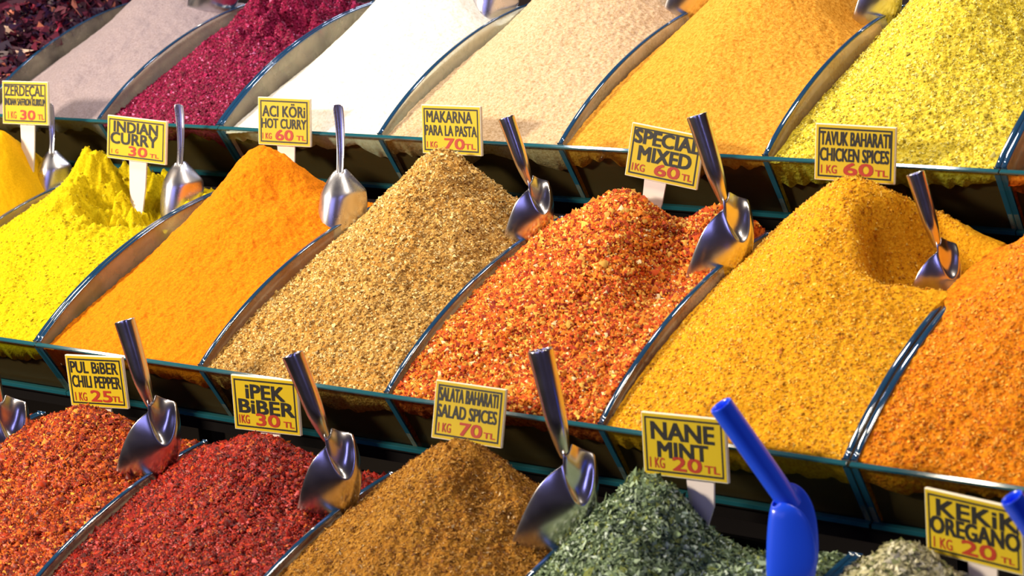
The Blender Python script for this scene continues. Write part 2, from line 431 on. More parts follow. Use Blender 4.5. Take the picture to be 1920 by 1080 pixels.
    def scatter(s, n, size, pal, mat, name='flakes', aspect=(0.5, 1.0), tilt=0.7, lift=0.3, solid=False, seed=1, ymax=YB - 0.02):
        r = np.random.default_rng(seed + s.seed)
        gx, gy, Z = s.grid
        x = r.uniform(s.xl + 0.01, s.xr - 0.01, n); y = r.uniform(0.03, ymax, n)
        fx = (x - gx[0]) / (gx[1] - gx[0]); fy = (y - gy[0]) / (gy[1] - gy[0])
        ix = np.clip(fx.astype(int), 0, len(gx) - 2); iy = np.clip(fy.astype(int), 0, len(gy) - 2)
        z = Z[iy, ix]
        i2 = np.clip(ix + 2, 0, len(gx) - 1); j2 = np.clip(iy + 2, 0, len(gy) - 1)
        nx_ = -(Z[iy, i2] - z) / (gx[i2] - gx[ix] + 1e-9); ny_ = -(Z[j2, ix] - z) / (gy[j2] - gy[iy] + 1e-9)
        N = np.stack([nx_, ny_, np.ones(n)], -1); N /= np.linalg.norm(N, axis=1)[:, None]
        N = N + r.normal(0, tilt, (n, 3)) * 0.6; N /= np.linalg.norm(N, axis=1)[:, None]
        A = r.normal(0, 1, (n, 3)); A -= (A * N).sum(1)[:, None] * N; A /= np.linalg.norm(A, axis=1)[:, None]
        B = np.cross(N, A)
        sz = size * r.lognormal(0, 0.35, n)[:, None] * 0.5; asp = r.uniform(*aspect, n)[:, None]
        P = np.stack([x, y + s.y0, z + s.z0], -1) + N * size * lift
        j = lambda: 1 + r.uniform(-0.35, 0.35, (n, 1))
        if solid:
            v = np.stack([P + A*sz*j(), P + B*sz*asp*j() - A*sz*0.5, P - B*sz*asp*j() - A*sz*0.5, P + N*sz*0.9*j()], 1)
            fc = np.array([[0, 1, 3], [1, 2, 3], [2, 0, 3]])
        else:
            v = np.stack([P + A*sz*j() + N*sz*0.3*r.uniform(-1, 1, (n, 1)), P + B*sz*asp*j(), P - A*sz*j() + N*sz*0.3*r.uniform(-1, 1, (n, 1)), P - B*sz*asp*j()], 1)
            fc = np.array([[0, 1, 2], [0, 2, 3]])
        V = v.reshape(-1, 3); k = v.shape[1]
        F = (np.arange(n)[:, None, None] * k + fc[None]).reshape(-1, 3)
        o = mesh_np(name, V, F, mat, s.obj, smooth=False)
        pal_c = np.array([p[0] for p in pal]); pw = np.array([p[1] for p in pal], float); pw /= pw.sum()
        ci = r.choice(len(pal), n, p=pw); col = pal_c[ci] * r.uniform(0.75, 1.2, (n, 1)); col = np.clip(col, 0, 1)
        colv = np.repeat(np.concatenate([col, np.ones((n, 1))], 1), k, 0).astype(np.float32)
        at = o.data.color_attributes.new('tint', 'FLOAT_COLOR', 'POINT'); at.data.foreach_set('color', colv.ravel())
        tag(o, kind='stuff')
        return o
g = GT / 2 + 0.003
F_RED = flake_mat('chilli flake', 0.45, 0.22); F_MAT = flake_mat('spice grain', 0.7, 0.25)
mounds = {}
def bounds(tier, i):
    xo = XOFF[tier]
    L = xo + i + g; R = xo + i + 1 - g
    if i % 4 == 0: L += G2 * 0.62
    if i % 4 == 3: R -= G2 * 0.62
    return L, R
# --- middle row
L, R = bounds('M', -2)
m = mounds['zerd'] = Mound('M', L, R, (35, 236), yp=1.02, dl=0.05, dr=0.0, seed=1, rough=0.008, fine=0.0012, feats=[('oval', 85, 330, 0.20, 0.10, 0.10, 0.3)])
m.build(spice_mat('turmeric', [(0.66, 0.35, 0.0), (0.76, 0.42, 0.0), (0.82, 0.47, 0.004)], 500, 0.25), 'smooth bright golden yellow turmeric mound at the left edge, with a thin-handled scoop')
L, R = bounds('M', -1)
m = mounds['indian'] = Mound('M', L, R, (165, 308), yp=0.98, dl=0.03, dr=-0.004, seed=2, rough=0.014, fine=0.004, sharp=0.95, feats=[
    ('@dent', -0.45, 1.15, 0.20, -0.08), ('@pit', -0.27, 0.93, 0.24, 0.20, 0.17), ('@lump', -0.32, 1.02, 0.32, 0.08, 8), ('@lump', -0.3, 1.0, 0.30, 0.03, 22)])
m.zp += 0.0
m.build(spice_mat('yellow curry', [(0.44, 0.34, 0.0), (0.60, 0.46, 0.001), (0.68, 0.54, 0.006)], 380, 0.6), 'greenish yellow curry mound with a crumbly dug-out top in the middle row')
m.scatter(3000, 0.009, [((0.64, 0.50, 0.004), 3), ((0.5, 0.38, 0.0), 1)], F_MAT, 'crumbs', solid=True)
L, R = bounds('M', 0)
m = mounds['orange'] = Mound('M', L, R, (490, 275), yp=1.05, dl=0.10, dr=0.0, seed=3, rough=0.013, fine=0.0042, fsc=55, feats=[('oval', 560, 345, 0.22, 0.10, 0.05, 0.9)])
m.build(spice_mat('orange curry', [(0.60, 0.15, 0.001), (0.78, 0.215, 0.001), (0.86, 0.27, 0.002)], 330, 0.7, 0.0014), 'deep orange curry powder mound between the two aluminium scoops')
L, R = bounds('M', 1)
m = mounds['tan'] = Mound('M', L, R, (825, 283), yp=1.08, dl=0.06, dr=0.01, seed=4, rough=0.012, fine=0.007, fsc=60, feats=[('oval', 905, 345, 0.14, 0.07, 0.045, 0.7), ('dent', 770, 330, 0.06, 0.02)])
m.build(spice_mat('tan spice', [(0.26, 0.12, 0.02), (0.52, 0.28, 0.06), (0.72, 0.46, 0.14)], 300, 0.9, 0.0018, patch=((0.62, 0.22, 0.01), 14, 0.35)), 'coarse tan pasta spice mound in the middle of the middle row')
m.scatter(24000, 0.010, [((0.60, 0.36, 0.09), 4), ((0.80, 0.60, 0.26), 2), ((0.30, 0.14, 0.02), 2)], F_MAT, 'grains', solid=True)
L, R = bounds('M', 2)
m = mounds['mixed'] = Mound('M', L, R, (1190, 352), yp=1.02, dl=0.03, dr=0.0, seed=5, rough=0.014, fine=0.006, fsc=45, feats=[('@dent', 2.87, 1.14, 0.16, -0.12), ('@dent', 2.65, 1.14, 0.105, 0.20), ('oval', 1262, 462, 0.13, 0.30, 0.10, 0.25), ('dent', 1110, 480, 0.12, -0.02)])
m.build(spice_mat('red spice mix', [(0.20, 0.02, 0.002), (0.45, 0.07, 0.006), (0.60, 0.16, 0.02)], 260, 0.9, 0.002), 'coarse orange-red mixed spice mound with pale seeds, in front of the special mixed sign')
m.scatter(52000, 0.0155, [((0.58, 0.07, 0.003), 4), ((0.74, 0.20, 0.008), 4.5), ((0.84, 0.44, 0.07), 2.4), ((0.28, 0.02, 0.002), 2.2), ((0.90, 0.70, 0.36), 0.35)], F_MAT, 'flakes', solid=True, aspect=(0.4, 1))
L, R = bounds('M', 3)
m = mounds['mustard'] = Mound('M', L, R, (1592, 330), yp=1.10, dl=0.045, dr=-0.004, seed=6, rough=0.007, fine=0.003, fsc=60, over=0.04, ext=(0, 0.036), sharp=0.93, feats=[
    ('@dent', 3.79, 1.20, 0.13, -0.055), ('@pit', 3.84, 0.99, 0.215, 0.19, 0.30)])
m.build(spice_mat('mustard spice', [(0.55, 0.22, 0.004), (0.78, 0.36, 0.008), (0.88, 0.48, 0.02)], 320, 0.7, 0.0014), 'tall mustard orange mound with a deep scooped pit, in front of the chicken spices sign', nx=220, ny=300)
m.scatter(16000, 0.008, [((0.75, 0.34, 0.01), 4), ((0.9, 0.55, 0.08), 2), ((0.5, 0.16, 0.005), 1)], F_MAT, 'grains', solid=True)
L, R = bounds('M', 4)
m = mounds['right'] = Mound('M', L, R, None, zp=0.72, yp=1.05, over=0.035, ext=(0.036, 0), dl=-0.004, dr=0.0, seed=7, rough=0.012, fine=0.005, fsc=45)
m.build(spice_mat('orange chicken spice', [(0.48, 0.10, 0.002), (0.72, 0.22, 0.004), (0.84, 0.34, 0.012)], 240, 0.9, 0.002), 'rough dark orange spice mound cut off by the right edge of the middle row')
m.scatter(14000, 0.010, [((0.75, 0.26, 0.01), 4), ((0.9, 0.42, 0.05), 2), ((0.5, 0.1, 0.005), 1)], F_MAT, 'grains', solid=True)
# --- top row
m = mounds['petals'] = Mound('T', -2.62 + g, -1.744 - g, None, zp=0.62, yp=1.05, dl=0.02, dr=0.02, seed=8, rough=0.03, fine=0.01)
m.build(spice_mat('dried petals bed', [(0.006, 0.002, 0.006), (0.02, 0.005, 0.015), (0.04, 0.01, 0.02)], 120, 1.0, 0.004), 'dark purple heap of dried petals in the top left corner')
m.scatter(5200, 0.062, [((0.035, 0.008, 0.02), 6), ((0.10, 0.012, 0.03), 3), ((0.02, 0.006, 0.03), 4), ((0.50, 0.16, 0.10), 0.5), ((0.7, 0.5, 0.4), 0.25), ((0.3, 0.02, 0.05), 0.6)], F_RED, 'petals', tilt=1.2, lift=0.3)
m = mounds['grey'] = Mound('T', -1.744 + g, -0.836 - g, None, zp=0.60, yp=1.05, dl=0.10, dr=0.02, seed=9, rough=0.010, fine=0.0012, feats=[('groove', 200, 120, 1.2, 0.05, 0.018, 0.4)])
m.build(spice_mat('grey lilac powder', [(0.25, 0.19, 0.20), (0.31, 0.25, 0.27), (0.36, 0.30, 0.32)], 420, 0.25), 'fine greyish lilac powder mound beside the purple sumac')
m = mounds['sumac'] = Mound('T', -0.836 + g, 0 - g - G2*0.62, None, zp=0.60, yp=1.05, dl=0.11, dr=0.02, seed=10, rough=0.012, fine=0.006, fsc=50, feats=[('oval', 560, 15, 0.35, 0.16, 0.07, 0.2), ('lump', 560, 20, 0.35, 0.09, 10)])
m.build(spice_mat('sumac', [(0.08, 0.001, 0.012), (0.21, 0.005, 0.040), (0.32, 0.02, 0.08)], 300, 0.9, 0.002), 'purple-red sumac mound in the top row left of the white powder')
m.scatter(22000, 0.0125, [((0.18, 0.002, 0.032), 5), ((0.36, 0.015, 0.085), 2), ((0.11, 0.001, 0.016), 2), ((0.55, 0.14, 0.30), 0.3)], F_RED, 'flakes', solid=True)
L, R = bounds('T', 0)
m = mounds['white'] = Mound('T', L, R, None, zp=0.66, yp=1.02, dl=0.12, dr=0.03, seed=11, rough=0.006, fine=0.0015, feats=[('dent', 918, 12, 0.09, 0.06)])
m.build(spice_mat('white powder', [(0.66, 0.60, 0.46), (0.78, 0.74, 0.64), (0.84, 0.80, 0.72)], 260, 0.3), 'creamy white powder mound in the top row')
L, R = bounds('T', 1)
m = mounds['beige'] = Mound('T', L, R, None, zp=0.70, yp=1.05, dl=0.08, dr=0.02, seed=12, rough=0.006, fine=0.004, fsc=60)
m.build(spice_mat('beige powder', [(0.42, 0.27, 0.13), (0.58, 0.41, 0.24), (0.66, 0.50, 0.33)], 320, 0.6, 0.0012), 'grainy beige powder mound right of the white one in the top row')
L, R = bounds('T', 2)
m = mounds['gold'] = Mound('T', L, R, None, zp=0.72, yp=1.05, dl=0.06, dr=0.02, seed=13, rough=0.006, fine=0.0035, fsc=60, feats=[('dent', 1600, 20, 0.10, 0.06)])
m.build(spice_mat('golden powder', [(0.50, 0.19, 0.012), (0.70, 0.31, 0.03), (0.78, 0.40, 0.06)], 300, 0.7, 0.0014), 'light orange spice mound left of the speckled yellow one in the top row')
L, R = bounds('T', 3)
m = mounds['chick'] = Mound('T', L, R, None, zp=0.76, yp=1.05, dl=0.09, dr=0.02, seed=14, rough=0.008, fine=0.005, fsc=45)
m.build(spice_mat('speckled yellow spice', [(0.45, 0.32, 0.015), (0.72, 0.56, 0.04), (0.82, 0.70, 0.12)], 230, 0.9, 0.0018), 'speckled lemon yellow spice mound at the right of the top row')
m.scatter(12000, 0.010, [((0.72, 0.56, 0.04), 3), ((0.85, 0.75, 0.2), 2), ((0.4, 0.3, 0.02), 2)], F_MAT, 'grains', solid=True)
m = mounds['topright'] = Mound('T', 4.0 + g + G2*0.62, 5 - g, None, zp=0.6, yp=1.05, dl=0.2, dr=0.02, seed=15, rough=0.01, fine=0.004)
m.build(spice_mat('red orange spice', [(0.40, 0.06, 0.002), (0.60, 0.12, 0.004), (0.7, 0.2, 0.01)], 240, 0.8, 0.002), 'red orange spice just visible at the right end of the top row', nx=90, ny=120)
# --- bottom row
L, R = bounds('B', -1)
m = mounds['farleft'] = Mound('B', L, R, None, zp=0.60, yp=1.0, dl=0.02, dr=0.03, seed=20, rough=0.014, fine=0.006)
chil = [(0.16, 0.012, 0.002), (0.34, 0.03, 0.004), (0.46, 0.07, 0.01)]
M_CHIL = spice_mat('chilli bed', chil, 260, 0.9, 0.002)
m.build(M_CHIL, 'dark red chilli at the lower left corner behind the cut-off scoop', nx=90, ny=120)
m.scatter(14000, 0.0175, [((0.30, 0.02, 0.002), 5), ((0.46, 0.07, 0.004), 4), ((0.14, 0.008, 0.002), 3)], F_RED, 'flakes', solid=True, aspect=(0.4, 1))
L, R = bounds('B', 0)
m = mounds['pul'] = Mound('B', L, R, (160, 768), yp=1.08, dl=0.02, dr=0.01, seed=16, rough=0.016, fine=0.007, fsc=40)
m.build(M_CHIL, 'orange-red chilli pepper flake mound at the lower left', nx=200)
m.scatter(60000, 0.0145, [((0.36, 0.028, 0.002), 5), ((0.54, 0.10, 0.004), 4.5), ((0.16, 0.009, 0.002), 3.6), ((0.70, 0.14, 0.06), 0.5), ((0.78, 0.34, 0.04), 0.8)], F_RED, 'flakes', solid=True, aspect=(0.4, 1))
L, R = bounds('B', 1)
m = mounds['ipek'] = Mound('B', L, R, (480, 818), yp=1.08, dl=0.03, dr=0.01, seed=17, rough=0.015, fine=0.006, fsc=45)
m.build(spice_mat('dark chilli bed', [(0.08, 0.004, 0.002), (0.22, 0.010, 0.004), (0.34, 0.02, 0.01)], 260, 0.9, 0.002), 'dark blood-red chilli flake mound in the bottom row, left of the brown one', nx=200)
m.scatter(60000, 0.0135, [((0.25, 0.006, 0.002), 5), ((0.42, 0.024, 0.004), 3.2), ((0.10, 0.003, 0.002), 3.6), ((0.62, 0.10, 0.10), 0.5), ((0.5, 0.10, 0.01), 0.9)], F_RED, 'flakes', solid=True, aspect=(0.4, 1))
L, R = bounds('B', 2)
m = mounds['salad'] = Mound('B', L, R, (850, 826), yp=1.06, dl=0.02, dr=0.01, seed=18, rough=0.014, fine=0.006, fsc=60, feats=[('dent', 935, 870, 0.12, -0.025), ('dent', 900, 905, 0.09, 0.045), ('dent', 985, 900, 0.05, 0.03)])
m.build(spice_mat('brown salad spice', [(0.16, 0.06, 0.006), (0.36, 0.16, 0.016), (0.52, 0.27, 0.04)], 300, 0.9, 0.002, patch=((0.30, 0.09, 0.008), 16, 0.5)), 'golden brown salad spice mound in the bottom row beside the green mint', nx=200)
m.scatter(34000, 0.010, [((0.40, 0.18, 0.02), 5), ((0.56, 0.30, 0.06), 3), ((0.18, 0.06, 0.008), 3), ((0.6, 0.42, 0.2), 0.5)], F_MAT, 'grains', aspect=(0.25, 0.6))
L, R = bounds('B', 3)
m = mounds['mint'] = Mound('B', L, R, (1205, 890), yp=1.04, dl=0.0, dr=0.0, seed=19, rough=0.02, fine=0.008, fsc=40, feats=[('dent', 1262, 925, 0.11, -0.05), ('oval', 1350, 960, 0.20, 0.28, 0.14, 0.3)])
m.build(spice_mat('mint bed', [(0.03, 0.045, 0.025), (0.08, 0.12, 0.06), (0.16, 0.22, 0.12)], 240, 0.9, 0.002), 'grey-green dried mint mound beside the blue plastic scoop', nx=200)
m.scatter(46000, 0.020, [((0.17, 0.25, 0.12), 5), ((0.38, 0.50, 0.31), 3), ((0.06, 0.095, 0.04), 2.6), ((0.62, 0.74, 0.60), 1.1), ((0.30, 0.36, 0.08), 1)], F_MAT, 'leaf_crumbs', aspect=(0.3, 0.7), tilt=0.9)
L, R = bounds('B', 4)
m = mounds['oreg'] = Mound('B', L, R, (1720, 1012), yp=1.06, dl=0.0, dr=0.0, seed=21, rough=0.02, fine=0.007, fsc=40, feats=[('dent', 1850, 1060, 0.20, 0.12)])
m.build(spice_mat('oregano bed', [(0.22, 0.22, 0.10), (0.42, 0.40, 0.22), (0.58, 0.55, 0.34)], 240, 0.9, 0.002), 'pale dried oregano mound in the bottom right corner', nx=150, ny=200)
m.scatter(20000, 0.022, [((0.58, 0.55, 0.30), 4), ((0.80, 0.77, 0.54), 3.5), ((0.26, 0.30, 0.12), 1.5)], F_MAT, 'leaf_crumbs', aspect=(0.3, 0.7), tilt=0.9)

# ------------------------------------------------------------------ price signs
def text_mesh(body):
    cu = bpy.data.curves.new('print', 'FONT'); cu.body = body; cu.resolution_u = 3
    o = bpy.data.objects.new('print', cu); C.objects.link(o)
    bpy.context.view_layer.update()
    dg = bpy.context.evaluated_depsgraph_get()
    me = bpy.data.meshes.new_from_object(o.evaluated_get(dg))
    bpy.data.objects.remove(o); bpy.data.curves.remove(cu)
    n = len(me.vertices); co = np.zeros(n * 3); me.vertices.foreach_get('co', co); co = co.reshape(-1, 3)
    F = [tuple(p.vertices) for p in me.polygons]; bpy.data.meshes.remove(me)
    return co[:, :2], F
def rodr(w):
    t = np.linalg.norm(w) + 1e-12; k = np.array(w) / t
    K = np.array([[0, -k[2], k[1]], [k[2], 0, -k[0]], [-k[1], k[0], 0]])
    return np.eye(3) + math.sin(t) * K + (1 - math.cos(t)) * K @ K
def sign(center, w, wd, ht, texts, label, stake=(0.0, 0.10, 0.05, 0.30), holes=False):
    Mx = rodr(w); c = np.array(center)
    def T(u, v_, d):   # u right, v up, d towards the viewer, in sign units
        return c + Mx @ np.array([u, -d, v_])
    root = empty('price_sign', c - [0, 0, ht / 2]); tag(root, label, 'sign')
    def plate(name, rects, d0, d1, mat, bev=0):
        V = []; F = []
        for (u0, u1, v0, v1) in rects:
            b = len(V)
            for d in (d0, d1):
                for (u, v_) in ((u0, v0), (u1, v0), (u1, v1), (u0, v1)): V.append(T(u, v_, d))
            F += [(b+3, b+2, b+1, b), (b+4, b+5, b+6, b+7), (b, b+1, b+5, b+4), (b+1, b+2, b+6, b+5), (b+2, b+3, b+7, b+6), (b+3, b, b+4, b+7)]
        o = mesh_np(name, V, F, mat, root, smooth=False)
        if bev: bevel(o, bev)
        return o
    W2, H2 = wd / 2, ht / 2
    plate('board', [(-W2, W2, -H2, H2)], -0.014, 0.0, M_CREAM, 0.0006)
    plate('face', [(-W2 + 0.004, W2 - 0.004, -H2 + 0.004, H2 - 0.004)], -0.001, 0.0012, M_YEL)
    i, t = 0.014, 0.0065
    a, b_ = W2 - i, H2 - i
    plate('border', [(-a, a, b_ - t, b_), (-a, a, -b_, -b_ + t), (-a, -a + t, -b_ + t, b_ - t), (a - t, a, -b_ + t, b_ - t)], 0.0008, 0.0020, M_BLACK)
    for (body, u0, u1, v0, v1, red, bold) in texts:
        if red:
            big = (v1 - v0) > 0.2
            v1 = min(v1, 0.885 if big else 0.87); v0 = max(v0, 0.67) if big else v0 - 0.015; u1 = min(u1, 0.915); u0 = max(u0, 0.085)
        co, F = text_mesh(body)
        lo, hi = co.min(0), co.max(0)
        n = (co - lo) / (hi - lo)
        bw = bold * 0.045 * ht                  # stroke thickening: the same outline laid down five times, slightly spread
        us = -W2 + wd * (u0 + (u1 - u0) * n[:, 0]); vs_ = H2 - ht * (v1 - (v1 - v0) * n[:, 1])
        V = []; FF = []
        for q, (du, dv_) in enumerate(((-1, -.6), (-1, .6), (0, 0), (1, -.6), (1, .6))):
            b = len(V); V += [T(u + du * bw, v_ + dv_ * bw, 0.0020 + q * 0.00012) for u, v_ in zip(us, vs_)]
            FF += [tuple(b + k for k in f) for f in F]
        F = FF
        mesh_np('price_print' if red else 'lettering', V, F, M_RED if red else M_BLACK, root, smooth=False)
    # stake: tapering plastic blade behind the board going into the spice
    su, w0, w1, ln = stake
    V = []; F = []
    for k, (vv, ww) in enumerate(((-H2 + 0.05, w0), (-H2 - ln * 0.45, w0 * 0.85), (-H2 - ln, w1))):
        for d in (-0.022, -0.014):
            V += [T(su - ww / 2, vv, d), T(su + ww / 2, vv, d)]
    for k in range(2):
        b = 4 * k
        F += [(b, b+1, b+5, b+4), (b+2, b+6, b+7, b+3), (b, b+4, b+6, b+2), (b+1, b+3, b+7, b+5)]
    F += [(0, 2, 3, 1), (8, 9, 11, 10)]
    mesh_np('stake', V, F, M_STAKE, root, smooth=False)
    return root
BK, BH = 0.17, 0.3
def tx(l1, r1, l2, r2, kg, rk, pr, rp, rt, b1=BK, b2=BK):
    out = [(l1, *r1, False, b1)]
    if l2: out.append((l2, *r2, False, b2))
    out += [(kg, *rk, True, 0.08), (pr, *rp, True, 0.26), ('TL', *rt, True, 0.12)]
    return out
sign([-1.1396, -0.1838, 0.1167], [-0.1523, 0.0025, 0.0975], 0.3079, 0.2164,
     tx('ZERDEÇAL', (.07,.92,.10,.40), 'INDIAN SAFFRON KURKUM', (.07,.95,.40,.56), '1 KG', (.13,.31,.72,.90), '30', (.40,.72,.64,.91), (.78,.95,.77,.91)),
     'yellow price sign reading ZERDEÇAL 30 TL at the far left')
sign([-0.2957, -0.2538, -0.02], [-0.15, 0.0475, 0.02], 0.3909, 0.2074,
     tx('INDIAN', (.12,.86,.12,.36), 'CURRY', (.07,.86,.38,.64), '1  G', (.04,.20,.79,.93), '30', (.38,.69,.66,.93), (.74,.89,.80,.94), 0.34, 0.34),
     'yellow price sign reading INDIAN CURRY stuck in the greenish yellow curry', (0.0, 0.12, 0.06, 0.30))
sign([0.4881, -0.0538, 0.0604], [-0.1203, 0.0239, 0.1593], 0.2879, 0.2225,
     tx('ACI KÖRi', (.09,.90,.12,.40), 'HOT CURRY', (.07,.92,.44,.64), '1 KG', (.07,.26,.76,.90), '60', (.34,.67,.65,.92), (.74,.91,.79,.92)),
     'yellow price sign reading ACI KÖRi HOT CURRY above the orange mound')
sign([1.4951, -0.0838, 0.0694], [-0.1064, -0.0168, -0.0647], 0.3442, 0.2144,
     tx('MAKARNA', (.09,.86,.12,.35), 'PARA LA PASTA', (.06,.93,.41,.62), '1 KG', (.07,.26,.76,.90), '70', (.39,.72,.63,.92), (.73,.91,.78,.92)),
     'yellow price sign reading MAKARNA PARA LA PASTA above the tan mound')
sign([2.6133, -0.1238, 0.0178], [-0.1582, 0.1502, 0.1014], 0.3273, 0.219,
     tx('SPECIAL', (.07,.97,.10,.35), 'MIXED', (.15,.87,.40,.66), '1KG', (.08,.26,.75,.90), '60', (.40,.74,.62,.93), (.78,.95,.77,.93), 0.34, 0.34),
     'tilted yellow price sign reading SPECIAL MIXED on a pale stake', (-0.03, 0.105, 0.045, 0.20))
sign([3.4524, -0.0838, 0.0598], [-0.109, 0.0231, 0.0856], 0.3294, 0.2178,
     tx('TAVUK BAHARATI', (.07,.93,.13,.37), 'CHICKEN SPICES', (.07,.92,.42,.65), '1 KG', (.08,.28,.74,.90), '60', (.37,.73,.62,.91), (.76,.93,.78,.92)),
     'yellow price sign reading CHICKEN SPICES behind the mustard peak')
sign([0.5164, -1.4075, -0.8059], [-0.0323, -0.0381, 0.1133], 0.3163, 0.2257,
     tx('PUL BiBER', (.08,.90,.12,.34), 'CHILI PEPPER', (.08,.92,.39,.62), '1 KG', (.10,.30,.72,.92), '25', (.38,.74,.62,.93), (.75,.93,.78,.95)),
     'yellow price sign reading PUL BiBER CHILI PEPPER above the lower left chilli')
sign([1.4919, -1.4075, -0.7913], [-0.0571, -0.0146, 0.0745], 0.334, 0.2253,
     tx('iPEK', (.22,.80,.15,.40), 'BiBER', (.10,.93,.43,.67), '1KG', (.05,.24,.73,.90), '30', (.35,.70,.65,.95), (.76,.94,.78,.92), 0.34, 0.34),
     'yellow price sign reading iPEK BiBER above the dark red chilli')
sign([2.5208, -1.4075, -0.7], [-0.2595, 0.0294, 0.1112], 0.3033, 0.2176,
     tx('SALATA BAHARATI', (.07,.90,.11,.34), 'SALAD SPICES', (.06,.90,.40,.62), '1 KG', (.09,.27,.73,.92), '70', (.40,.71,.62,.92), (.74,.90,.79,.94)),
     'yellow price sign reading SALAD SPICES above the brown mound')
sign([3.5067, -1.4875, -0.6725], [-0.0937, -0.0553, -0.0605], 0.3502, 0.2202,
     tx('NANE', (.12,.86,.14,.41), 'MINT', (.19,.78,.45,.69), '1 KG', (.08,.26,.72,.90), '20', (.36,.70,.60,.92), (.74,.92,.77,.94), 0.34, 0.34),
     'yellow price sign reading NANE MINT behind the blue scoop handle', (0.05, 0.12, 0.012, 0.20))
sign([4.5444, -1.4575, -0.82], [-0.0341, -0.0311, -0.2415], 0.3823, 0.2152,
     tx('KEKiK', (.13,.97,.13,.38), 'OREGANO', (.06,.97,.40,.66), '1 KG', (.08,.28,.72,.93), '20', (.38,.73,.62,.93), (.78,.95,.80,.95), 0.34, 0.34),
     'yellow price sign reading KEKiK OREGANO at the lower right corner', (0.02, 0.12, 0.08, 0.30))

# ------------------------------------------------------------------ scoops
def fit_sim(src, dst):
    """2-D similarity taking src points to dst points"""
    s = np.array([complex(*p) for p in src]); d = np.array([complex(*p) for p in dst])
    sm, dm = s.mean(), d.mean(); a = ((d - dm) * np.conj(s - sm)).sum() / (np.abs(s - sm)**2).sum()
    return a, dm - a * sm
class Frame:
    """places a part drawn in a side view (x right, y down, z towards the viewer) at a real distance in the stall"""
    def __init__(s, a, b, P):
        s.a, s.b = a, b; s.dep = -(RW @ (np.array(P) - CW))[2]; s.k = abs(a)
        s.c0 = RW @ (np.array(P) - CW)
    def __call__(s, p):
        q = s.a * complex(p[0], p[1]) + s.b
        m = s.dep / FPX
        z = -s.dep + p[2] * s.k * m
        # true perspective position at the part's own depth
        x = (q.real - 960) * m; y = (540 - q.imag) * m
        c = np.array([x, y, z]); return CW + RW.T @ c
def arc(Lp, K, R, n=12, e=1.0):
    Lp, K, R = map(np.array, (Lp, K, R)); c = (Lp + R) / 2; A = (Lp - R) / 2; B = K - c
    ph = np.linspace(0, math.pi, n); return [c + math.copysign(abs(math.cos(p))**e, math.cos(p)) * A + math.sin(p)**e * B for p in ph]
def loft(name, rows, fr, mat, parent, thick, sub=2, crease_rows=(), closed=False, flip=False):
    n = len(rows[0]); V = [fr(p) for r in rows for p in r]; F = []
    for i in range(len(rows) - 1):
        for j in range(n if closed else n - 1):
            k = (j + 1) % n; q = (i*n + j, i*n + k, (i+1)*n + k, (i+1)*n + j); F.append(q[::-1] if flip else q)
    o = mesh_np(name, V, F, mat, parent)
    if crease_rows:
        at = o.data.attributes.new('crease_edge', 'FLOAT', 'EDGE')
        for e in o.data.edges:
            a, b = e.vertices
            if a // n == b // n and a // n in crease_rows: at.data[e.index].value = crease_rows[a // n]
    if thick:
        md = o.modifiers.new('wall', 'SOLIDIFY'); md.thickness = thick * U; md.offset = 0
    if sub:
        md = o.modifiers.new('smooth', 'SUBSURF'); md.levels = sub; md.render_levels = sub
    return o
def ring(c, ax, r, n=16, rz=1.0):
    """circle in local units around c, perpendicular to ax"""
    ax = np.array(ax, float); ax /= np.linalg.norm(ax)
    u = np.cross(ax, [0, 0, 1.0]); u /= np.linalg.norm(u); w = np.cross(ax, u)
    return [np.array(c, float) + r * (math.cos(t) * u + rz * math.sin(t) * w) for t in np.linspace(0, 2*math.pi, n, endpoint=False)]
STEEL_KEYS = [(130, 60), (270, 590), (45, 1010), (412, 545)]
def steel_scoop(keys, anchor, label, group=None):
    a, b = fit_sim(STEEL_KEYS[:len(keys)], keys)
    fr = Frame(a, b, anchor)
    root = empty('metal_scoop', anchor); tag(root, label, 'scoop')
    ax = (128, 460, -30); dz = 104
    rows = [ring((128, 62, 14), ax, 62), ring((132, 76, 13), ax, 62), ring((180, 240, 4), ax, 57), ring((222, 395, -2), ax, 52),
            ring((240, 455, -5), ax, 44, rz=0.9), ring((258, 520, -18), ax, 32, rz=0.75), ring((276, 575, -22), ax, 20, rz=0.6)]
    rows = [[(p[0], p[1], p[2] + dz) for p in r] for r in rows]
    loft('handle', rows, fr, M_STEEL, root, 0.004, 2, closed=True)
    V = [
        arc((262, 520, -2), (278, 560, 12), (300, 500, -28)),
        arc((262, 555, 0), (298, 640, 8), (335, 524, -56)),
        arc((264, 590, 6), (335, 730, 18), (385, 540, -74)),
        arc((265, 602, 12), (372, 800, 75), (412, 545, -78)),
        arc((250, 612, 18), (382, 820, 80), (422, 562, -80)),
        arc((205, 648, 28), (370, 880, 84), (440, 640, -82)),
        arc((150, 710, 35), (318, 985, 80), (440, 780, -72)),
        arc((95, 830, 35), (220, 1085, 60), (380, 940, -50)),
        arc((52, 960, 25), (120, 1135, 32), (240, 1070, -15)),
        arc((22, 1065, 12), (50, 1150, 15), (110, 1130, 2))]
    V = [[(p[0], p[1], p[2] + 104 - 0.37 * max(p[1] - 600, 0)) for p in r] for r in V]
    loft('blade', V, fr, M_STEEL, root, 0.004, 2, {3: 0.55})
    return root
def anchor_on(mound, px, py, up=0.0):
    P = mound.find(px, py); return P + [0, 0, up]
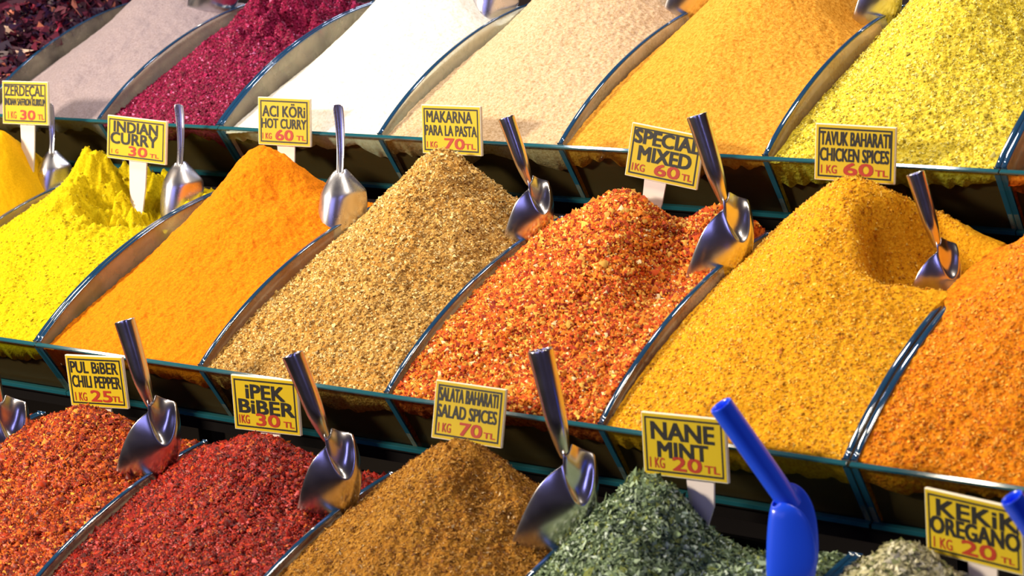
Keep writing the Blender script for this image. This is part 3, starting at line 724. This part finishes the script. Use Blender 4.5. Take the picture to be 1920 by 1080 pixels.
lab = {'pul': 'steel scoop with tube handle standing in the lower left chilli mound', 'ipek': 'steel scoop with tube handle standing in the dark red chilli, beside the iPEK BiBER sign',
       'salad': 'steel scoop with tube handle leaning between the brown spice and the mint', 'tan': 'steel scoop with tube handle in the tan mound below the beige powder',
       'mixed': 'steel scoop with wide tube handle overlapping the SPECIAL MIXED sign', 'mustard': 'steel scoop with tube handle inside the pit of the mustard mound'}
keys = {'pul': [(241, 599), (285, 765.5), (214, 898), (329.6, 751)], 'ipek': [(548, 657), (615, 833), (558, 967), (663, 818)],
        'salad': [(1020.5, 654.7), (1059.5, 857.7), (963, 1028.5), (1101, 842.5)], 'tan': [(941.5, 212), (1000, 358.6), (945, 449), (1024.5, 351)],
        'mixed': [(1308, 212), (1360, 393), (1290, 528), (1387, 372)], 'mustard': [(1702, 312), (1759, 482), (1700, 570), (1787, 468)]}
tips = {'pul': (225, 890), 'ipek': (570, 960), 'salad': (975, 1020), 'tan': (952, 442), 'mixed': (1300, 515), 'mustard': (1725, 520)}
for k in keys:
    steel_scoop(keys[k], anchor_on(mounds[k], *tips[k]) if k != 'mustard' else hit_y(1735, 515, TIER['M'][0] + 0.97), lab[k])
steel_scoop([(-35, 602), (6, 762), (-66, 893), (50, 752)], hit_y(0, 800, TIER['B'][0] + 1.0), 'steel scoop cut off by the left edge, left of the PUL BiBER sign')
# the tops of the top row: scoops whose lower ends reach into the frame
for kk, mk, lb in (([(1262, -240), (1300, -85), (1248, 28), (1335, -98)], 'beige', 'steel scoop tip at the top edge between the beige and the light orange powders'),
                   ([(1600, -210), (1645, -62), (1605, 45), (1672, -75)], 'gold', 'steel scoop tip at the top edge beside the speckled yellow mound'),
                   ([(355, -250), (395, -95), (357, 20), (440, -110)], 'grey', 'dull steel scoop tip at the top edge above the grey powder')):
    steel_scoop(kk, anchor_on(mounds[mk], kk[2][0] + 14, max(kk[2][1] - 6, 4)), lb)

def alu_scoop(keys, anchor, label):
    src = [(222, 75), (235, 540), (70, 950), (430, 700)]
    a, b = fit_sim(src, keys); fr = Frame(a, b, anchor)
    root = empty('metal_scoop', anchor); tag(root, label, 'scoop')
    rows = [[(195,545,0),(215,552,22),(240,556,30),(262,546,20),(272,535,-5)],
            [(140,610,0),(180,630,55),(235,640,75),(290,620,55),(330,592,-5)],
            [(85,720,0),(140,735,80),(215,745,105),(310,735,85),(428,690,-5)],
            [(78,745,-2),(130,760,82),(205,770,108),(298,765,90),(435,705,-10)],
            [(65,850,-5),(115,865,78),(195,875,105),(284,850,84),(442,760,-22)],
            [(60,960,-10),(105,985,66),(185,995,92),(280,935,76),(438,860,-30)],
            [(75,1060,-20),(110,1085,50),(180,1095,70),(270,1070,50),(420,980,-40)]]
    loft('bowl', rows, fr, M_ALU, root, 0.008, 2, {2: 0.0}, flip=False)
    def sec(cx, cy, hw, z, t=14, tilt=0.0):
        return [(cx-hw, cy, z-t), (cx-hw, cy, z+t), (cx-hw*0.72, cy, z+t*1.25), (cx-hw*0.5, cy, z+t*0.6), (cx+hw*0.5, cy, z+t*0.6), (cx+hw*0.72, cy, z+t*1.25), (cx+hw, cy, z+t), (cx+hw, cy, z-t)]
    R_ = [sec(232, 590, 30, 38, 16), sec(234, 540, 28, 24, 14), sec(237, 430, 30, 10), sec(236, 330, 33, 8), sec(230, 200, 38, 14), sec(222, 110, 42, 24), sec(218, 78, 40, 30, 12), sec(214, 64, 24, 34, 8)]
    n = len(R_[0]); V = [fr(p) for r in R_ for p in r]; F = []
    for i in range(len(R_) - 1):
        for j in range(n):
            k = (j + 1) % n; F.append((i*n + j, i*n + k, (i+1)*n + k, (i+1)*n + j))
    F += [tuple(range(n))[::-1], tuple(range((len(R_)-1)*n, len(R_)*n))]
    h = mesh_np('handle', V, F, M_ALU, root)
    md = h.modifiers.new('smooth', 'SUBSURF'); md.levels = 2; md.render_levels = 2
    return root
alu_scoop([(90, 192), (99, 292), (67, 345), (142, 312)], anchor_on(mounds['zerd'], 85, 335), 'aluminium scoop with thin flat handle in the bright yellow turmeric')
alu_scoop([(332, 190), (338, 314), (304, 378), (385, 345)], anchor_on(mounds['indian'], 330, 392), 'aluminium scoop with flat handle in the greenish yellow curry, right of the INDIAN CURRY sign')
alu_scoop([(635, 199), (639, 316), (597.5, 418), (688, 356)], anchor_on(mounds['orange'], 622, 410), 'aluminium scoop with flat handle between the orange and the tan mounds')
alu_scoop([(930, -205), (932, -95), (888, 8), (976, -50)], anchor_on(mounds['white'], 912, 22), 'aluminium scoop at the top edge in the white powder')

def blue_scoop(dx, dy, anchor, label):
    fr = Frame(complex(1/3.0, 0), complex(1160 + dx, 720 + dy), anchor)
    root = empty('plastic_scoop', anchor); tag(root, label, 'scoop')
    ax = (380, 530, -120)
    rows = [ring((572, 122, 95), ax, 46), ring((568, 116, 97), ax, 60), ring((562, 108, 98), ax, 67), ring((570, 120, 95), ax, 71), ring((590, 148, 88), ax, 70), ring((760, 385, 35), ax, 70), ring((900, 580, -5), ax, 70), ring((975, 690, -25), ax, 66)]
    inner = [ring((760, 385, 35), ax, 44)]
    loft('handle', inner + rows, fr, M_BLUE, root, 0, 2, closed=True, flip=True)
    V = [arc((905, 658, 20), (872, 668, 0), (950, 555, -30)),
         arc((965, 668, 78), (858, 690, 8), (1005, 562, -66)),
         arc((1040, 712, 92), (845, 765, 0), (1075, 612, -92)),
         arc((1092, 840, 96), (836, 880, 0), (1128, 725, -98)),
         arc((1108, 970, 96), (833, 1000, 0), (1144, 880, -98)),
         arc((1100, 1085, 88), (835, 1110, 0), (1143, 1010, -88)),
         arc((1050, 1210, 55), (862, 1230, 0), (1085, 1190, -55)),
         arc((985, 1290, 20), (920, 1300, 0), (1000, 1285, -20))]
    loft('bowl', V, fr, M_BLUE, root, 0.010, 2)
    return root
blue_scoop(0, 0, anchor_on(mounds['mint'], 1440, 1055) + np.array([0.07, -0.13, 0.0]), 'bright blue plastic scoop with round tube handle standing in the mint')
blue_scoop(541, 172, hit_y(1900, 1000, TIER['B'][0] + 0.85), 'bright blue plastic scoop cut off at the right edge, over the KEKiK sign')
